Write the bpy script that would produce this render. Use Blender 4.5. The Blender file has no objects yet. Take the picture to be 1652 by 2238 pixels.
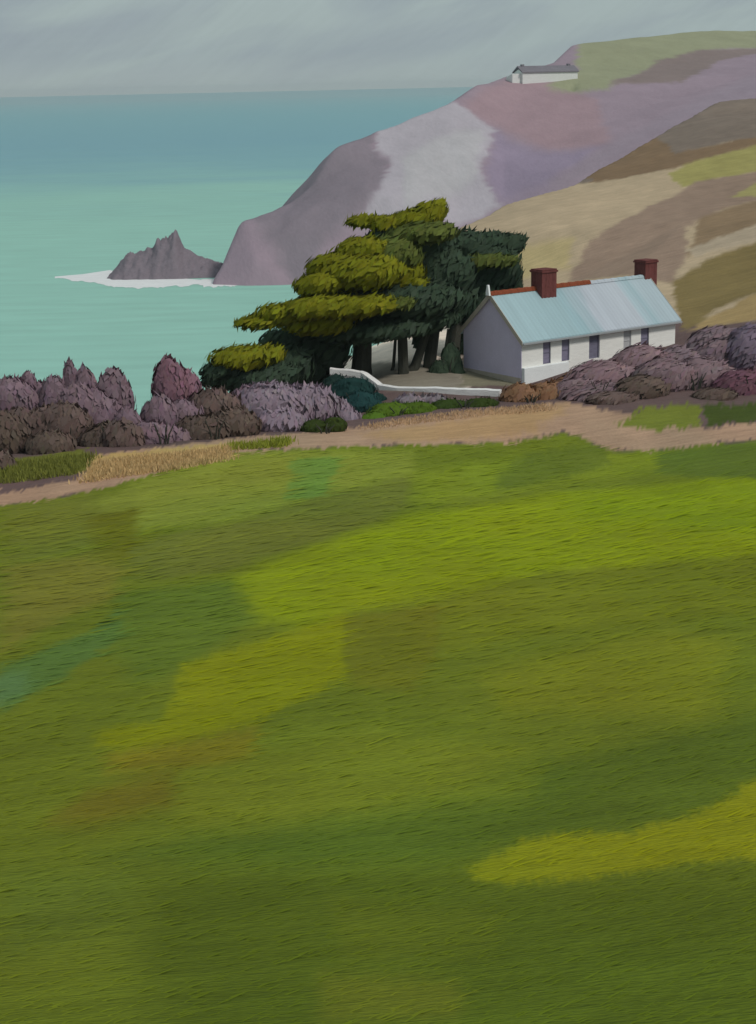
import bpy, math, random
import numpy as np
from mathutils import Vector, Matrix, Euler

# ------------------------------------------------------------------ camera
sc = bpy.context.scene
C = sc.collection
R = math.radians
PITCH, ROLL, CZ, FV = R(14.63), R(-1.27), 40.0, 3548.0     # FV: focal length in units of a 1652 x 2237 frame
cam = bpy.data.objects.new('camera', bpy.data.cameras.new('camera'))
C.objects.link(cam)
rot = Matrix.Rotation(math.pi/2 - PITCH, 3, 'X') @ Matrix.Rotation(ROLL, 3, 'Z')
cam.rotation_euler = rot.to_euler()
cam.location = (0, 0, CZ)
cam.data.sensor_fit = 'VERTICAL'; cam.data.sensor_height = 36.0
cam.data.lens = 36.0*FV/2237.0
cam.data.clip_start = 0.3; cam.data.clip_end = 80000
sc.camera = cam
ROT = np.array(rot)

# ------------------------------------------------------------------ sky, sun, exposure
SUN_EL, SUN_AZ = R(46), R(128)        # azimuth clockwise from +Y: light from the right, behind the viewer
w = bpy.data.worlds.new("World"); sc.world = w; w.use_nodes = True
nt = w.node_tree; nt.nodes.clear()
def N(nt, t, **k):
    n = nt.nodes.new(t)
    for a, b in k.items(): setattr(n, a, b)
    return n
def L(nt, a, b): nt.links.new(a, b)
sky = N(nt, 'ShaderNodeTexSky', sky_type='NISHITA', sun_disc=False)
sky.sun_elevation = SUN_EL; sky.sun_rotation = SUN_AZ; sky.air_density = 1.0; sky.dust_density = 2.0
sk = N(nt, 'ShaderNodeVectorMath', operation='SCALE'); sk.inputs['Scale'].default_value = 0.10
L(nt, sky.outputs[0], sk.inputs[0])
tc = N(nt, 'ShaderNodeTexCoord')
sep = N(nt, 'ShaderNodeSeparateXYZ'); L(nt, tc.outputs['Generated'], sep.inputs[0])
def turned(t, src, rot, scale):
    a = N(t, 'ShaderNodeMapping'); a.inputs['Rotation'].default_value = rot; L(t, src, a.inputs[0])
    b = N(t, 'ShaderNodeMapping'); b.inputs['Scale'].default_value = scale; L(t, a.outputs[0], b.inputs[0]); return b
mp = turned(nt, tc.outputs['Generated'], (0, R(14), 0), (7, 7, 30))
n1 = N(nt, 'ShaderNodeTexNoise'); n1.inputs['Scale'].default_value = 1.0; n1.inputs['Detail'].default_value = 3; n1.inputs['Distortion'].default_value = 0.6
L(nt, mp.outputs[0], n1.inputs['Vector'])
mp2 = turned(nt, tc.outputs['Generated'], (0, R(38), 0), (26, 60, 330))
n2 = N(nt, 'ShaderNodeTexNoise'); n2.inputs['Scale'].default_value = 1.0; n2.inputs['Detail'].default_value = 4
L(nt, mp2.outputs[0], n2.inputs['Vector'])
cr = N(nt, 'ShaderNodeValToRGB')       # cloud tones
cr.color_ramp.elements[0].position = 0.36; cr.color_ramp.elements[0].color = (0.266, 0.318, 0.350, 1)
cr.color_ramp.elements[1].position = 0.58; cr.color_ramp.elements[1].color = (0.322, 0.390, 0.392, 1)
L(nt, n1.outputs[0], cr.inputs[0])
hz = N(nt, 'ShaderNodeMapRange'); hz.inputs['From Min'].default_value = -0.002; hz.inputs['From Max'].default_value = 0.022
hz.inputs['To Min'].default_value = 0.75; hz.inputs['To Max'].default_value = 0.0
L(nt, sep.outputs[2], hz.inputs[0])
mh = N(nt, 'ShaderNodeMix', data_type='RGBA'); mh.inputs[7].default_value = (0.365, 0.42, 0.41, 1)
L(nt, hz.outputs[0], mh.inputs[0]); L(nt, cr.outputs[0], mh.inputs[6])
st = N(nt, 'ShaderNodeMapRange'); st.inputs['From Min'].default_value = 0.3; st.inputs['From Max'].default_value = 0.7
st.inputs['To Min'].default_value = 0.975; st.inputs['To Max'].default_value = 1.025
L(nt, n2.outputs[0], st.inputs[0])
ms = N(nt, 'ShaderNodeVectorMath', operation='SCALE'); L(nt, mh.outputs[2], ms.inputs[0]); L(nt, st.outputs[0], ms.inputs['Scale'])
mm = N(nt, 'ShaderNodeMix', data_type='RGBA'); mm.inputs[0].default_value = 0.93     # overcast cover over the blue sky
L(nt, sk.outputs[0], mm.inputs[6]); L(nt, ms.outputs[0], mm.inputs[7])
bg = N(nt, 'ShaderNodeBackground'); bg.inputs[1].default_value = 1.0
L(nt, mm.outputs[2], bg.inputs[0])
wo = N(nt, 'ShaderNodeOutputWorld'); L(nt, bg.outputs[0], wo.inputs[0])

sun = bpy.data.objects.new('sun', bpy.data.lights.new('sun', 'SUN')); C.objects.link(sun)
sun.data.energy = 1.5; sun.data.angle = R(10); sun.data.color = (1.0, 0.96, 0.90)
sd = Vector((math.sin(SUN_AZ)*math.cos(SUN_EL), math.cos(SUN_AZ)*math.cos(SUN_EL), math.sin(SUN_EL)))
sun.rotation_euler = sd.to_track_quat('Z', 'Y').to_euler()
sc.view_settings.view_transform = 'Standard'; sc.view_settings.look = 'None'
sc.view_settings.exposure = 0.16; sc.view_settings.gamma = 1.0; sc.view_settings.use_curve_mapping = False

# ------------------------------------------------------------------ small maths
TONE = 0.95
rng = np.random.default_rng(7)
random.seed(7)
def lin(c): 
    c = np.asarray(c, float)/255.0
    return np.where(c <= 0.04045, c/12.92, ((c+0.055)/1.055)**2.4)
def alb(c, k=0.72): return np.clip(lin(np.asarray(c, float)*TONE)/k, 0, 0.9)
def ray(px, py):
    v = ROT @ np.array([(px-826.0)/FV, (1118.5-py)/FV, -1.0]); return v
def at(px, py, Y):
    v = ray(px, py); t = Y/v[1]; return np.array([v[0]*t, Y, CZ+v[2]*t])
def at_z(px, py, z):
    v = ray(px, py); t = (z-CZ)/v[2]; return np.array([v[0]*t, v[1]*t, z])
def vnoise(x, y, seed=0):
    x = np.asarray(x, float); y = np.asarray(y, float)
    xi = np.floor(x).astype(np.int64); yi = np.floor(y).astype(np.int64)
    fx = x-xi; fy = y-yi; fx = fx*fx*(3-2*fx); fy = fy*fy*(3-2*fy)
    def h(a, b):
        n = (a*374761393 + b*668265263 + seed*974634777) & 0x7fffffff
        n = ((n ^ (n >> 13))*1274126177) & 0x7fffffff
        return ((n ^ (n >> 16)) & 0xffff)/65535.0
    return (h(xi, yi)*(1-fx)+h(xi+1, yi)*fx)*(1-fy)+(h(xi, yi+1)*(1-fx)+h(xi+1, yi+1)*fx)*fy
def fbm(x, y, seed=0, o=4):
    s = 0; a = 0.5
    for i in range(o): s = s+a*(vnoise(x*2**i, y*2**i, seed+i*17)-0.5)*2; a *= 0.5
    return s
class TPS:
    def __init__(self, P, Z, lam=1e-4):
        P = np.asarray(P, float); Z = np.asarray(Z, float); n = len(P); self.P = P
        K = self.k(P, P)+lam*np.eye(n); Q = np.c_[np.ones(n), P]
        A = np.zeros((n+3, n+3)); A[:n, :n] = K; A[:n, n:] = Q; A[n:, :n] = Q.T
        self.w = np.linalg.solve(A, np.r_[Z, 0, 0, 0])
    def k(self, A, B):
        r2 = ((A[:, None, :]-B[None])**2).sum(-1); return 0.5*r2*np.log(r2+1e-12)
    def __call__(self, X):
        out = np.empty(len(X)); n = len(self.P)
        for i in range(0, len(X), 20000):
            Q = X[i:i+20000]; out[i:i+20000] = self.k(Q, self.P) @ self.w[:n] + self.w[n]+Q @ self.w[n+1:]
        return out

from mathutils.geometry import delaunay_2d_cdt
class Planes:
    """flat planes between control points"""
    def __init__(self, P, sx=1.0):
        self.P = P; d = delaunay_2d_cdt([Vector((p[0]*sx, p[1])) for p in P], [], [], 0, 1e-6)
        self.t = [tuple(d[3][i][0] for i in t) for t in d[2]]
    def __call__(self, x, y):
        z = np.full(len(x), -8.0)
        for a, b, c in self.t:
            A, B, K = self.P[a], self.P[b], self.P[c]; dt = (B[1]-K[1])*(A[0]-K[0])+(K[0]-B[0])*(A[1]-K[1])
            if abs(dt) < 1e-9: continue
            l1 = ((B[1]-K[1])*(x-K[0])+(K[0]-B[0])*(y-K[1]))/dt; l2 = ((K[1]-A[1])*(x-K[0])+(A[0]-K[0])*(y-K[1]))/dt; l3 = 1-l1-l2
            m = (l1 >= -1e-6) & (l2 >= -1e-6) & (l3 >= -1e-6); z[m] = l1[m]*A[2]+l2[m]*B[2]+l3[m]*K[2]
        return z

# ------------------------------------------------------------------ mesh / material helpers
def mesh_obj(name, V, F, mat=None, parent=None, tint=None, smooth=False, uv=None):
    """one mesh object from arrays; F is an (n,k) array or a list of tuples"""
    me = bpy.data.meshes.new(name)
    V = np.asarray(V, np.float32)
    if isinstance(F, np.ndarray):
        k = F.shape[1]; me.vertices.add(len(V)); me.vertices.foreach_set('co', V.ravel())
        me.loops.add(F.size); me.loops.foreach_set('vertex_index', F.ravel().astype(np.int32))
        me.polygons.add(len(F)); me.polygons.foreach_set('loop_start', np.arange(0, F.size, k, dtype=np.int32))
        me.update(calc_edges=True); me.validate()
    else:
        me.from_pydata([tuple(map(float, v)) for v in V], [], F); me.update()
    if tint is not None:
        ca = me.color_attributes.new('tint', 'FLOAT_COLOR', 'POINT')
        ca.data.foreach_set('color', np.c_[tint, np.ones(len(tint))].astype(np.float32).ravel())
    if smooth: me.polygons.foreach_set('use_smooth', np.ones(len(me.polygons), bool))
    o = bpy.data.objects.new(name, me); C.objects.link(o)
    if mat: me.materials.append(mat)
    if parent: o.parent = parent
    return o
def tag(o, label=None, cat=None, group=None, kind=None):
    if label: o['label'] = label
    if cat: o['category'] = cat
    if group: o['group'] = group
    if kind: o['kind'] = kind
    return o
def empty(name, loc, rz=0.0):
    o = bpy.data.objects.new(name, None); C.objects.link(o); o.location = loc; o.rotation_euler = (0, 0, rz); return o

def paint_mat(name, col=None, stroke=(1, 1, 1), rotz=0.0, scale=1.0, var=0.10, bump=0.25, dist=0.02, rough=0.9, spec=0.08, fine=8.0):
    """matt surface: own colour (flat or from the mesh's tint) broken by streaky brushed noise"""
    m = bpy.data.materials.new(name); m.use_nodes = True; t = m.node_tree; t.nodes.clear()
    out = N(t, 'ShaderNodeOutputMaterial'); p = N(t, 'ShaderNodeBsdfPrincipled'); L(t, p.outputs[0], out.inputs[0])
    p.inputs['Roughness'].default_value = rough; p.inputs['Specular IOR Level'].default_value = spec
    co = N(t, 'ShaderNodeTexCoord'); mpn = turned(t, co.outputs['Object'], (0, 0, rotz) if not isinstance(rotz, tuple) else rotz, stroke)
    a = N(t, 'ShaderNodeTexNoise'); a.inputs['Scale'].default_value = scale; a.inputs['Detail'].default_value = 4; a.inputs['Distortion'].default_value = 0.4
    L(t, mpn.outputs[0], a.inputs['Vector'])
    b = N(t, 'ShaderNodeTexNoise'); b.inputs['Scale'].default_value = scale*fine; b.inputs['Detail'].default_value = 3
    L(t, mpn.outputs[0], b.inputs['Vector'])
    ad = N(t, 'ShaderNodeMath', operation='ADD'); L(t, a.outputs[0], ad.inputs[0]); L(t, b.outputs[0], ad.inputs[1])
    mr = N(t, 'ShaderNodeMapRange'); mr.inputs['From Min'].default_value = 0.65; mr.inputs['From Max'].default_value = 1.35
    mr.inputs['To Min'].default_value = 1-var; mr.inputs['To Max'].default_value = 1+var; L(t, ad.outputs[0], mr.inputs[0])
    vm = N(t, 'ShaderNodeVectorMath', operation='SCALE')
    if col is None:
        at_ = N(t, 'ShaderNodeVertexColor', layer_name='tint'); L(t, at_.outputs[0], vm.inputs[0])
    else: vm.inputs[0].default_value = tuple(col)
    L(t, mr.outputs[0], vm.inputs['Scale']); L(t, vm.outputs[0], p.inputs['Base Color'])
    if bump > 0:
        bp = N(t, 'ShaderNodeBump'); bp.inputs['Strength'].default_value = bump; bp.inputs['Distance'].default_value = dist
        L(t, ad.outputs[0], bp.inputs['Height']); L(t, bp.outputs[0], p.inputs['Normal'])
    return m

# ------------------------------------------------------------------ terrain
def tcoord(x, y): return np.c_[x/(y+10.0)*2.2, np.log(y+10.0)]
gp = []      # ground control points in the world
def G(px, py, D): gp.append(at(px, py, D))
for px in (-500, 100, 826, 1550, 2150):
    G(px, 2237, 14); G(px, 1600, 30); G(px, 1250, 49)
for px, py, D in [(-300,1140,60),(0,1105,70),(250,1058,74),(500,995,82),(760,975,85),(1100,968,86),(1400,975,85),(1652,962,84),(2000,960,84),
    (-300,1050,75),(0,1060,77),(250,1010,80),(500,965,87),(790,938,92),(1090,900,95),(1400,900,94),(1652,905,93),(2000,880,95),
    (0,990,88),(250,960,92),(500,930,97),(700,905,99),(830,880,101),
    (900,855,104),(1000,850,105),(1100,845,107),(1140,840,108),
    (1260,806,110),(1400,775,113),(1652,770,110),(2000,740,110),
    (735,800,130),(800,770,138),(900,745,146),(1000,722,152),(1100,690,150),(1300,650,142),(1500,680,130),(1652,660,128),(2000,600,130),
    (1000,610,178),(1100,560,178),(1300,500,178),(1500,480,175),(1652,460,175),(2000,440,180),
    (1000,500,195),(1100,447,215),(1260,400,232),(1380,330,255),(1500,258,285),(1570,222,300),(1652,212,308),(2000,212,320)]:
    G(px, py, D)
gw = [(-14,0,38.6),(0,0,38.3),(14,0,38.3),(-14,6,36.0),(14,6,36.0),(0,6,35.6),(-40,10,37),(40,10,37)]
for px, D, z in [(-500,95,14),(-500,120,4),(-500,150,-6),(0,110,12),(0,125,5),(0,150,-6),(250,112,14),(250,130,5),(250,160,-6),(500,118,14),(500,145,5),(500,180,-6),
                 (700,150,10),(700,200,-6),(800,175,12),(850,185,12),(850,235,-6),(960,205,12),(960,260,-6),(1080,245,10),(1080,290,-6),
                 (1260,262,14),(1260,320,-6),(1500,315,24),(1652,335,25),(1500,370,-4),(1652,395,-4),(2000,370,24),(2000,400,4),(-500,300,-8),(100,300,-8),(500,300,-8),(850,330,-8),(2300,200,29),(2300,300,34),(2300,120,23)]:
    p = at(px, 600, D); gw.append((p[0], D, z))
gp = np.array([tuple(p) for p in gp]+gw)
ground_f = TPS(tcoord(gp[:, 0], gp[:, 1]), gp[:, 2], 2e-4)
ground_l = Planes(gp)
def ground_z(x, y):
    x = np.atleast_1d(np.asarray(x, float)); y = np.atleast_1d(np.asarray(y, float))
    z = ground_f(tcoord(x, y)); w = np.clip((y-125)/35, 0, 1)*0.9; w = np.where(x > -20, w, 0); w = w*np.clip((x+20)/15, 0, 1)
    z = z*(1-w)+ground_l(x, y)*w
    far = np.clip((y-120)/80, 0, 1); near = np.clip(y/60, 0.15, 1)
    return z + fbm(x/9, y/9, 3)*0.16*near + fbm(x/22, y/28, 9)*0.7*far
def cast(fz, px, py, y0, y1, n=900):
    v = ray(px, py); ys = np.geomspace(y0, y1, n); t = ys/v[1]
    z = CZ+v[2]*t; g = fz(v[0]*t, ys); hit = np.where(z <= g)[0]
    i = hit[0] if len(hit) else n-1
    return np.array([v[0]*t[i], ys[i], g[i]])
def ground_at(px, py): return cast(ground_z, px, py, 9, 400)

def in_poly(P, poly):
    x, y = P[:, 0], P[:, 1]; n = len(poly); ins = np.zeros(len(P), bool); d2 = np.full(len(P), 1e18)
    for i in range(n):
        x0, y0 = poly[i]; x1, y1 = poly[(i+1) % n]
        c = ((y0 > y) != (y1 > y)); 
        with np.errstate(divide='ignore', invalid='ignore'): xx = (x1-x0)*(y-y0)/(y1-y0)+x0
        ins ^= c & (x < xx)
        dx, dy = x1-x0, y1-y0; t = np.clip(((x-x0)*dx+(y-y0)*dy)/(dx*dx+dy*dy+1e-12), 0, 1)
        d2 = np.minimum(d2, (x-x0-t*dx)**2+(y-y0-t*dy)**2)
    return np.where(ins, 1, -1)*np.sqrt(d2)
def patches(P, base, plist, locate, seed=0, squash=0.22, wob=14, hx=12, sf=1.0, hair_far=3.0):
    """vegetation patches laid on the land in world x, y (metres)"""
    col = np.tile(np.asarray(base, float), (len(P), 1))
    S = P.copy(); S[:, 1] *= squash
    for j, (poly, c, soft) in enumerate(plist):
        W = np.array([locate(*q)[:2] for q in poly]); D = W[:, 1].mean(); W = W*np.array([1, squash])
        m = D/FV; hr = 12.0 if D < 106 else hair_far; wob_ = wob*(1.0 if D < 106 else 0.6); lo = W.min(0)-40*m; hi = W.max(0)+40*m
        idx = np.where(((S >= lo) & (S <= hi)).all(1))[0]
        if not len(idx): continue
        Q = S[idx].copy()
        ox = fbm(Q[:, 0]/(60*m), Q[:, 1]/(14*m), seed+j*7)*wob_*m; oy = fbm(Q[:, 0]/(40*m), Q[:, 1]/(14*m), seed+j*7+3)*wob_*0.7*m
        hair = (vnoise(Q[:, 0]/(4*m), Q[:, 1]/(40*m), seed+j)-0.5)*hr*m; ox = ox+(vnoise((Q[:, 0]+Q[:, 1])/(70*m), (Q[:, 1]-0.12*Q[:, 0])/(2.5*m), seed+j+5)-0.5)*hx*m
        Q[:, 0] += ox; Q[:, 1] += oy+hair
        a = np.clip(in_poly(Q, W)/(soft*sf*m)+0.5, 0, 1)[:, None]; a = a*a*(3-2*a)
        col[idx] = col[idx]*(1-a)+alb(c)*a
    return col

def sheet(us, ys, zf):
    U, Y = np.meshgrid(us, ys); X = U*(Y+10.0)
    z = zf(X.ravel(), Y.ravel()); V = np.c_[X.ravel(), Y.ravel(), z]
    nx, ny = len(us), len(ys); i = np.arange((ny-1)*(nx-1)); r, c = i//(nx-1), i % (nx-1); a = r*nx+c
    return V, np.c_[a, a+1, a+nx+1, a+nx]

us = np.r_[np.linspace(-0.62, -0.26, 30)[:-1], np.linspace(-0.26, 0.26, 400), np.linspace(0.26, 0.62, 30)[1:]]
ys = [-6.0]
while ys[-1] < 400:
    d = ys[-1]; ys.append(d+(0.6 if d < 11 else max(0.05, 0.0021*d*d/min(19, 7+0.17*d)) if d < 100 else 0.0065*d))
gV, gF = sheet(us, np.array(ys), ground_z)

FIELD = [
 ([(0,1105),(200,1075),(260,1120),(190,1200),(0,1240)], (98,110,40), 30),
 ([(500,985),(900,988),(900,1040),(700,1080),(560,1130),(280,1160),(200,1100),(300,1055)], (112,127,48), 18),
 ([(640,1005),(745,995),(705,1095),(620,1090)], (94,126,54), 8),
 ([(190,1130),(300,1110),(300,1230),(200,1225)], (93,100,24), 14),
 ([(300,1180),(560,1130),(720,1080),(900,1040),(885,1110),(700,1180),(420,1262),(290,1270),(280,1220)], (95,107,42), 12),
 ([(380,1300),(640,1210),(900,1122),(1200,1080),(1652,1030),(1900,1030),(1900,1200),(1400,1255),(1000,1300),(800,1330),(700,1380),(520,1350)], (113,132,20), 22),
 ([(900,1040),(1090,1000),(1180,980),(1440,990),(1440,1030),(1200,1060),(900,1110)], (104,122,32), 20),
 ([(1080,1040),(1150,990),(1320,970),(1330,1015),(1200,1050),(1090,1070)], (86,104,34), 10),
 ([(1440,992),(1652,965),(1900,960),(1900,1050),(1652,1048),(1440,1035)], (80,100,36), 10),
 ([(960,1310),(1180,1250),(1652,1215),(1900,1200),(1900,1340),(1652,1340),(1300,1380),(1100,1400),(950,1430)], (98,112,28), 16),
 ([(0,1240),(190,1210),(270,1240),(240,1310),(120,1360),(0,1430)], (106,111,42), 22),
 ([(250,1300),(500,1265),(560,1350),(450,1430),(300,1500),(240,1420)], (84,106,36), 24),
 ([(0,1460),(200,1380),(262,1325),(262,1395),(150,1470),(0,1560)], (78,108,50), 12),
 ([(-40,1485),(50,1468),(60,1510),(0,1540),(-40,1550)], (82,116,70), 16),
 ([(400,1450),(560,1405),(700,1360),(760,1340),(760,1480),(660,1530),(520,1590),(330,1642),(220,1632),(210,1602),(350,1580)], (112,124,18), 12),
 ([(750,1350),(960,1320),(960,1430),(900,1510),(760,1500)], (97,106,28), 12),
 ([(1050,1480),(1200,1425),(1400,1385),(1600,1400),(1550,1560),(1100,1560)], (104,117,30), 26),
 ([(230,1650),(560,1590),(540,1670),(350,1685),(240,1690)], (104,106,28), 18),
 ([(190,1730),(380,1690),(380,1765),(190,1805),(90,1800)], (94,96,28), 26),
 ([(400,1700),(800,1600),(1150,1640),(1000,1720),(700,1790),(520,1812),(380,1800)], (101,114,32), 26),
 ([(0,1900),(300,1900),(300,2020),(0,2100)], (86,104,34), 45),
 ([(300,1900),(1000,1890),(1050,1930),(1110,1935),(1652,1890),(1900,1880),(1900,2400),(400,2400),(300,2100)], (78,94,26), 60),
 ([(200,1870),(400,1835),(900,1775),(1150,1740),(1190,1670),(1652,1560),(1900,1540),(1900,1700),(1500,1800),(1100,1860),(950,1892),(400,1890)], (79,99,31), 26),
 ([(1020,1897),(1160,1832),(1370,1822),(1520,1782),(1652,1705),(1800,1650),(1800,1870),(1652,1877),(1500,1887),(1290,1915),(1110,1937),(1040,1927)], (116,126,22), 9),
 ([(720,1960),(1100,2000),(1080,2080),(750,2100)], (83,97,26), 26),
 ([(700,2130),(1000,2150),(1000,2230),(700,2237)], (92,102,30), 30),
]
LAND = [
 ([(-900,1240),(0,1106),(250,1060),(500,992),(760,976),(1100,968),(1180,955),(1235,945),(1340,985),(1450,985),(1652,962),(2100,950),(2100,300),(1652,120),(-900,300)], (96,80,80), 5),
 ([(-900,1240),(0,1106),(250,1060),(500,992),(760,976),(1100,968),(1180,955),(1235,945),(1340,985),(1450,985),(1652,962),(2100,950),(2100,900),(1652,925),(1540,935),(1330,898),(1240,880),(1090,893),(790,934),(500,960),(200,1000),(190,1040),(0,1078),(-900,1190)], (160,132,112), 5),
 ([(200,1000),(500,968),(505,1000),(195,1045)], (176,150,98), 5),
 ([(790,950),(1090,900),(1240,885),(1160,950),(900,968)], (164,134,100), 22),
 ([(-300,1050),(10,1010),(190,980),(190,1030),(10,1048)], (100,104,44), 4),
 ([(1340,928),(1390,895),(1530,880),(1530,930),(1440,947)], (106,114,44), 4),
 ([(1525,890),(1652,882),(2000,880),(2000,920),(1652,924),(1540,930)], (62,74,30), 5),
 ([(690,850),(720,760),(880,660),(1010,680),(1015,845),(900,852)], (212,198,186), 6),
 ([(740,818),(1015,812),(1015,850),(900,856),(800,852)], (128,122,112), 12),
 ([(1010,845),(1030,700),(1130,840)], (120,116,100), 4),
 ([(990,690),(1000,470),(1260,390),(1380,310),(1500,240),(1652,190),(2100,100),(2100,720),(1652,700),(1540,715),(1490,705)], (168,150,127), 4),
 ([(1260,402),(1380,315),(1500,235),(1652,150),(2100,90),(2100,280),(1652,300),(1500,332),(1380,380)], (118,106,98), 6),
 ([(1090,446),(1260,398),(1480,336),(1652,300),(2100,240),(2100,270),(1652,322),(1470,366),(1300,400)], (122,101,80), 5),
 ([(1460,378),(1520,352),(1652,318),(2100,240),(2100,330),(1652,378),(1560,395),(1490,412)], (148,141,88), 6),
 ([(1250,600),(1290,530),(1400,460),(1520,397),(1652,376),(2100,330),(2100,440),(1652,440),(1600,450),(1500,500),(1500,560),(1460,620),(1420,610),(1240,615)], (138,118,105), 8),
 ([(1590,432),(1652,402),(2100,340),(2100,400),(1652,432)], (149,142,94), 6),
 ([(1530,480),(1652,440),(2100,400),(2100,520),(1652,500),(1500,560)], (130,110,88), 8),
 ([(1490,715),(1470,620),(1530,575),(1652,530),(2100,430),(2100,600),(1652,640),(1560,682),(1500,725)], (119,104,68), 8),
 ([(1500,547),(1652,490),(2000,400),(2000,440),(1652,528),(1520,563)], (163,148,130), 5),
 ([(1500,725),(1560,692),(1652,642),(2000,560),(2000,680),(1652,700),(1540,718)], (152,130,92), 5),
 ([(1120,540),(1250,520),(1245,585),(1130,615)], (174,157,118), 14),
]
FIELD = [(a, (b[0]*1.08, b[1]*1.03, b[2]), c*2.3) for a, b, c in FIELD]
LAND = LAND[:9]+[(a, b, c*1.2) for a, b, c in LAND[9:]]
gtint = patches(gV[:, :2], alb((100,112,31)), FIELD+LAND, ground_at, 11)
ca_, sa_ = math.cos(0.75), math.sin(0.75)
dn = np.maximum(gV[:, 1], 10)/30
sx1 = (gV[:, 0]*ca_+gV[:, 1]*sa_*0.6)/dn; sy1 = (-gV[:, 0]*0.25+gV[:, 1]*0.55)/dn
patch_n = fbm(gV[:, 0]/(4*dn**0.7), gV[:, 1]/(9*dn**0.7), 51)*0.13
streak = fbm(sx1/3.5, (gV[:, 1]*0.8-gV[:, 0]*0.35)/0.9, 61, 3)*0.13+fbm(gV[:, 0]/1.6, (gV[:, 1]-gV[:, 0]*0.2)/7, 63, 3)*0.12
gtint *= (1+patch_n+streak)[:, None]*np.array([1.09, 1.06, 1.0])
gtint[:, 0] *= 1+fbm(gV[:, 0]/5, gV[:, 1]/11, 65)*0.12*np.clip((100-gV[:, 1])/15, 0, 1)
M_ground = paint_mat('turf_and_heath', stroke=(0.5, 2.2, 1), rotz=R(-24), scale=1.0, var=0.17, bump=0.75, dist=0.12, fine=8.0)
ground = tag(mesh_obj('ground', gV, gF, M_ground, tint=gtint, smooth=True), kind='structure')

# ------------------------------------------------------------------ headland across the bay
hp = []
def H(px, py, D): hp.append(tuple(at(px, py, D)))
for px, py, D in [(525,490,362),(640,440,372),(690,392,378),(735,322,386),(850,276,398),(980,230,412),(1040,190,430),(1140,157,458),(1210,136,475),(1250,101,492),(1400,80,515),(1560,66,540),(1652,68,555),(1950,60,570),
    (560,560,350),(600,520,356),(700,520,355),(700,440,366),(800,420,366),(800,340,384),(900,430,366),(900,340,384),(1000,430,372),(1000,330,388),(1080,285,404),
    (1142,188,438),(1200,184,441),(1262,178,444),(1142,215,430),(1262,205,434),(1100,430,372),(1100,350,390),(1250,395,372),(1250,300,402),(1250,200,440),(1400,330,380),(1400,240,418),(1400,150,470),(1652,240,395),(1652,160,450),(1652,110,500),(1950,200,400),(1950,120,480)]:
    H(px, py, D)
for px, D, z in [(430,335,-8),(430,360,-8),(415,400,-8),(430,440,-8),(455,350,0.5),(470,352,2.5),(520,344,-2),(640,344,-2),(800,344,-1),(1000,344,0),(1250,344,2),(1652,346,8),(1950,350,10),
    (520,384,3),(640,400,5),(735,415,16),(520,405,-8),(640,430,-8),(735,450,-6),(850,440,22),(850,490,-6),(980,470,26),(1040,500,22),(980,540,-6),(1140,540,30),(1250,600,38),(1400,640,42),(1652,680,44),(1950,700,46),
    (1140,620,-4),(1250,760,0),(1652,860,0),(1950,860,0),(430,600,-8),(735,600,-8),(430,850,-8),(900,850,-8)]:
    hp.append((at(px, 400, D)[0], D, z))
hp = np.array(hp); hf_s = TPS(np.c_[hp[:, 0]/60, hp[:, 1]/60], hp[:, 2], 1e-4)
hf_l = Planes(hp)
def head_z(x, y):
    x = np.atleast_1d(x).astype(float); y = np.atleast_1d(y).astype(float)
    z = hf_l(x, y)*0.8+0.2*np.clip(hf_s(np.c_[x/60, y/60]), -8, 70); s = np.clip((z+1)/6, 0, 1)
    rough = np.clip(1-(x+10)/60, 0.12, 1)
    return z+s*(fbm(x/9, y/9, 31, 3)*1.2*rough+fbm(x/30, y/30, 37, 2)*0.6)
def head_at(px, py): return cast(head_z, px, py, 338, 860, 700)
xs = np.linspace(-62, 240, 380); yh = np.r_[np.linspace(333, 600, 330), np.linspace(604, 860, 40)]
X, Y = np.meshgrid(xs, yh); hV = np.c_[X.ravel(), Y.ravel(), head_z(X.ravel(), Y.ravel())]
nx, ny = len(xs), len(yh); i = np.arange((ny-1)*(nx-1)); r_, c_ = i//(nx-1), i % (nx-1); a_ = r_*nx+c_
hF = np.c_[a_, a_+1, a_+nx+1, a_+nx]
HEAD = [
 ([(1040,205),(1140,160),(1300,215),(1340,320),(1200,335),(1080,275),(1010,240)], (145,122,128), 16),
 ([(1080,290),(1200,330),(1320,320),(1200,415),(1100,445),(1060,400)], (134,121,138), 16),
 ([(1300,330),(1500,230),(1652,160),(1652,220),(1500,260),(1280,400),(1200,410)], (140,126,136), 16),
 ([(455,612),(525,480),(640,430),(735,310),(820,325),(852,352),(835,410),(780,470),(700,560),(660,640),(455,640)], (124,114,122), 10),
 ([(820,325),(880,262),(990,222),(1082,285),(1050,370),(1095,450),(1000,490),(880,490),(780,480),(835,410),(852,352)], (160,153,160), 7),
 ([(880,350),(950,300),(1060,288),(1035,400),(960,430),(880,460)], (164,160,163), 10),
 ([(1262,95),(1400,60),(1560,50),(1652,50),(1950,40),(1950,110),(1652,108),(1540,112),(1470,132),(1385,165),(1330,196),(1250,200),(1190,192),(1262,150)], (137,138,112), 8),
 ([(1325,186),(1390,165),(1430,135),(1530,110),(1652,106),(1950,100),(1950,118),(1652,118),(1570,135),(1490,180)], (124,110,107), 6),
]
HEAD = [(a, b, c*1.6) for a, b, c in HEAD]
htint = patches(hV[:, :2], alb((140,124,134)), HEAD, head_at, 23, squash=0.3)
htint *= (1+fbm(hV[:, 0]/10, hV[:, 1]/8, 71)*0.09)[:, None]
M_head = paint_mat('headland_heath_and_rock', stroke=(0.9, 0.6, 0.22), rotz=(0, R(22), 0), scale=0.35, var=0.07, bump=0.25, dist=0.4, fine=5)
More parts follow.
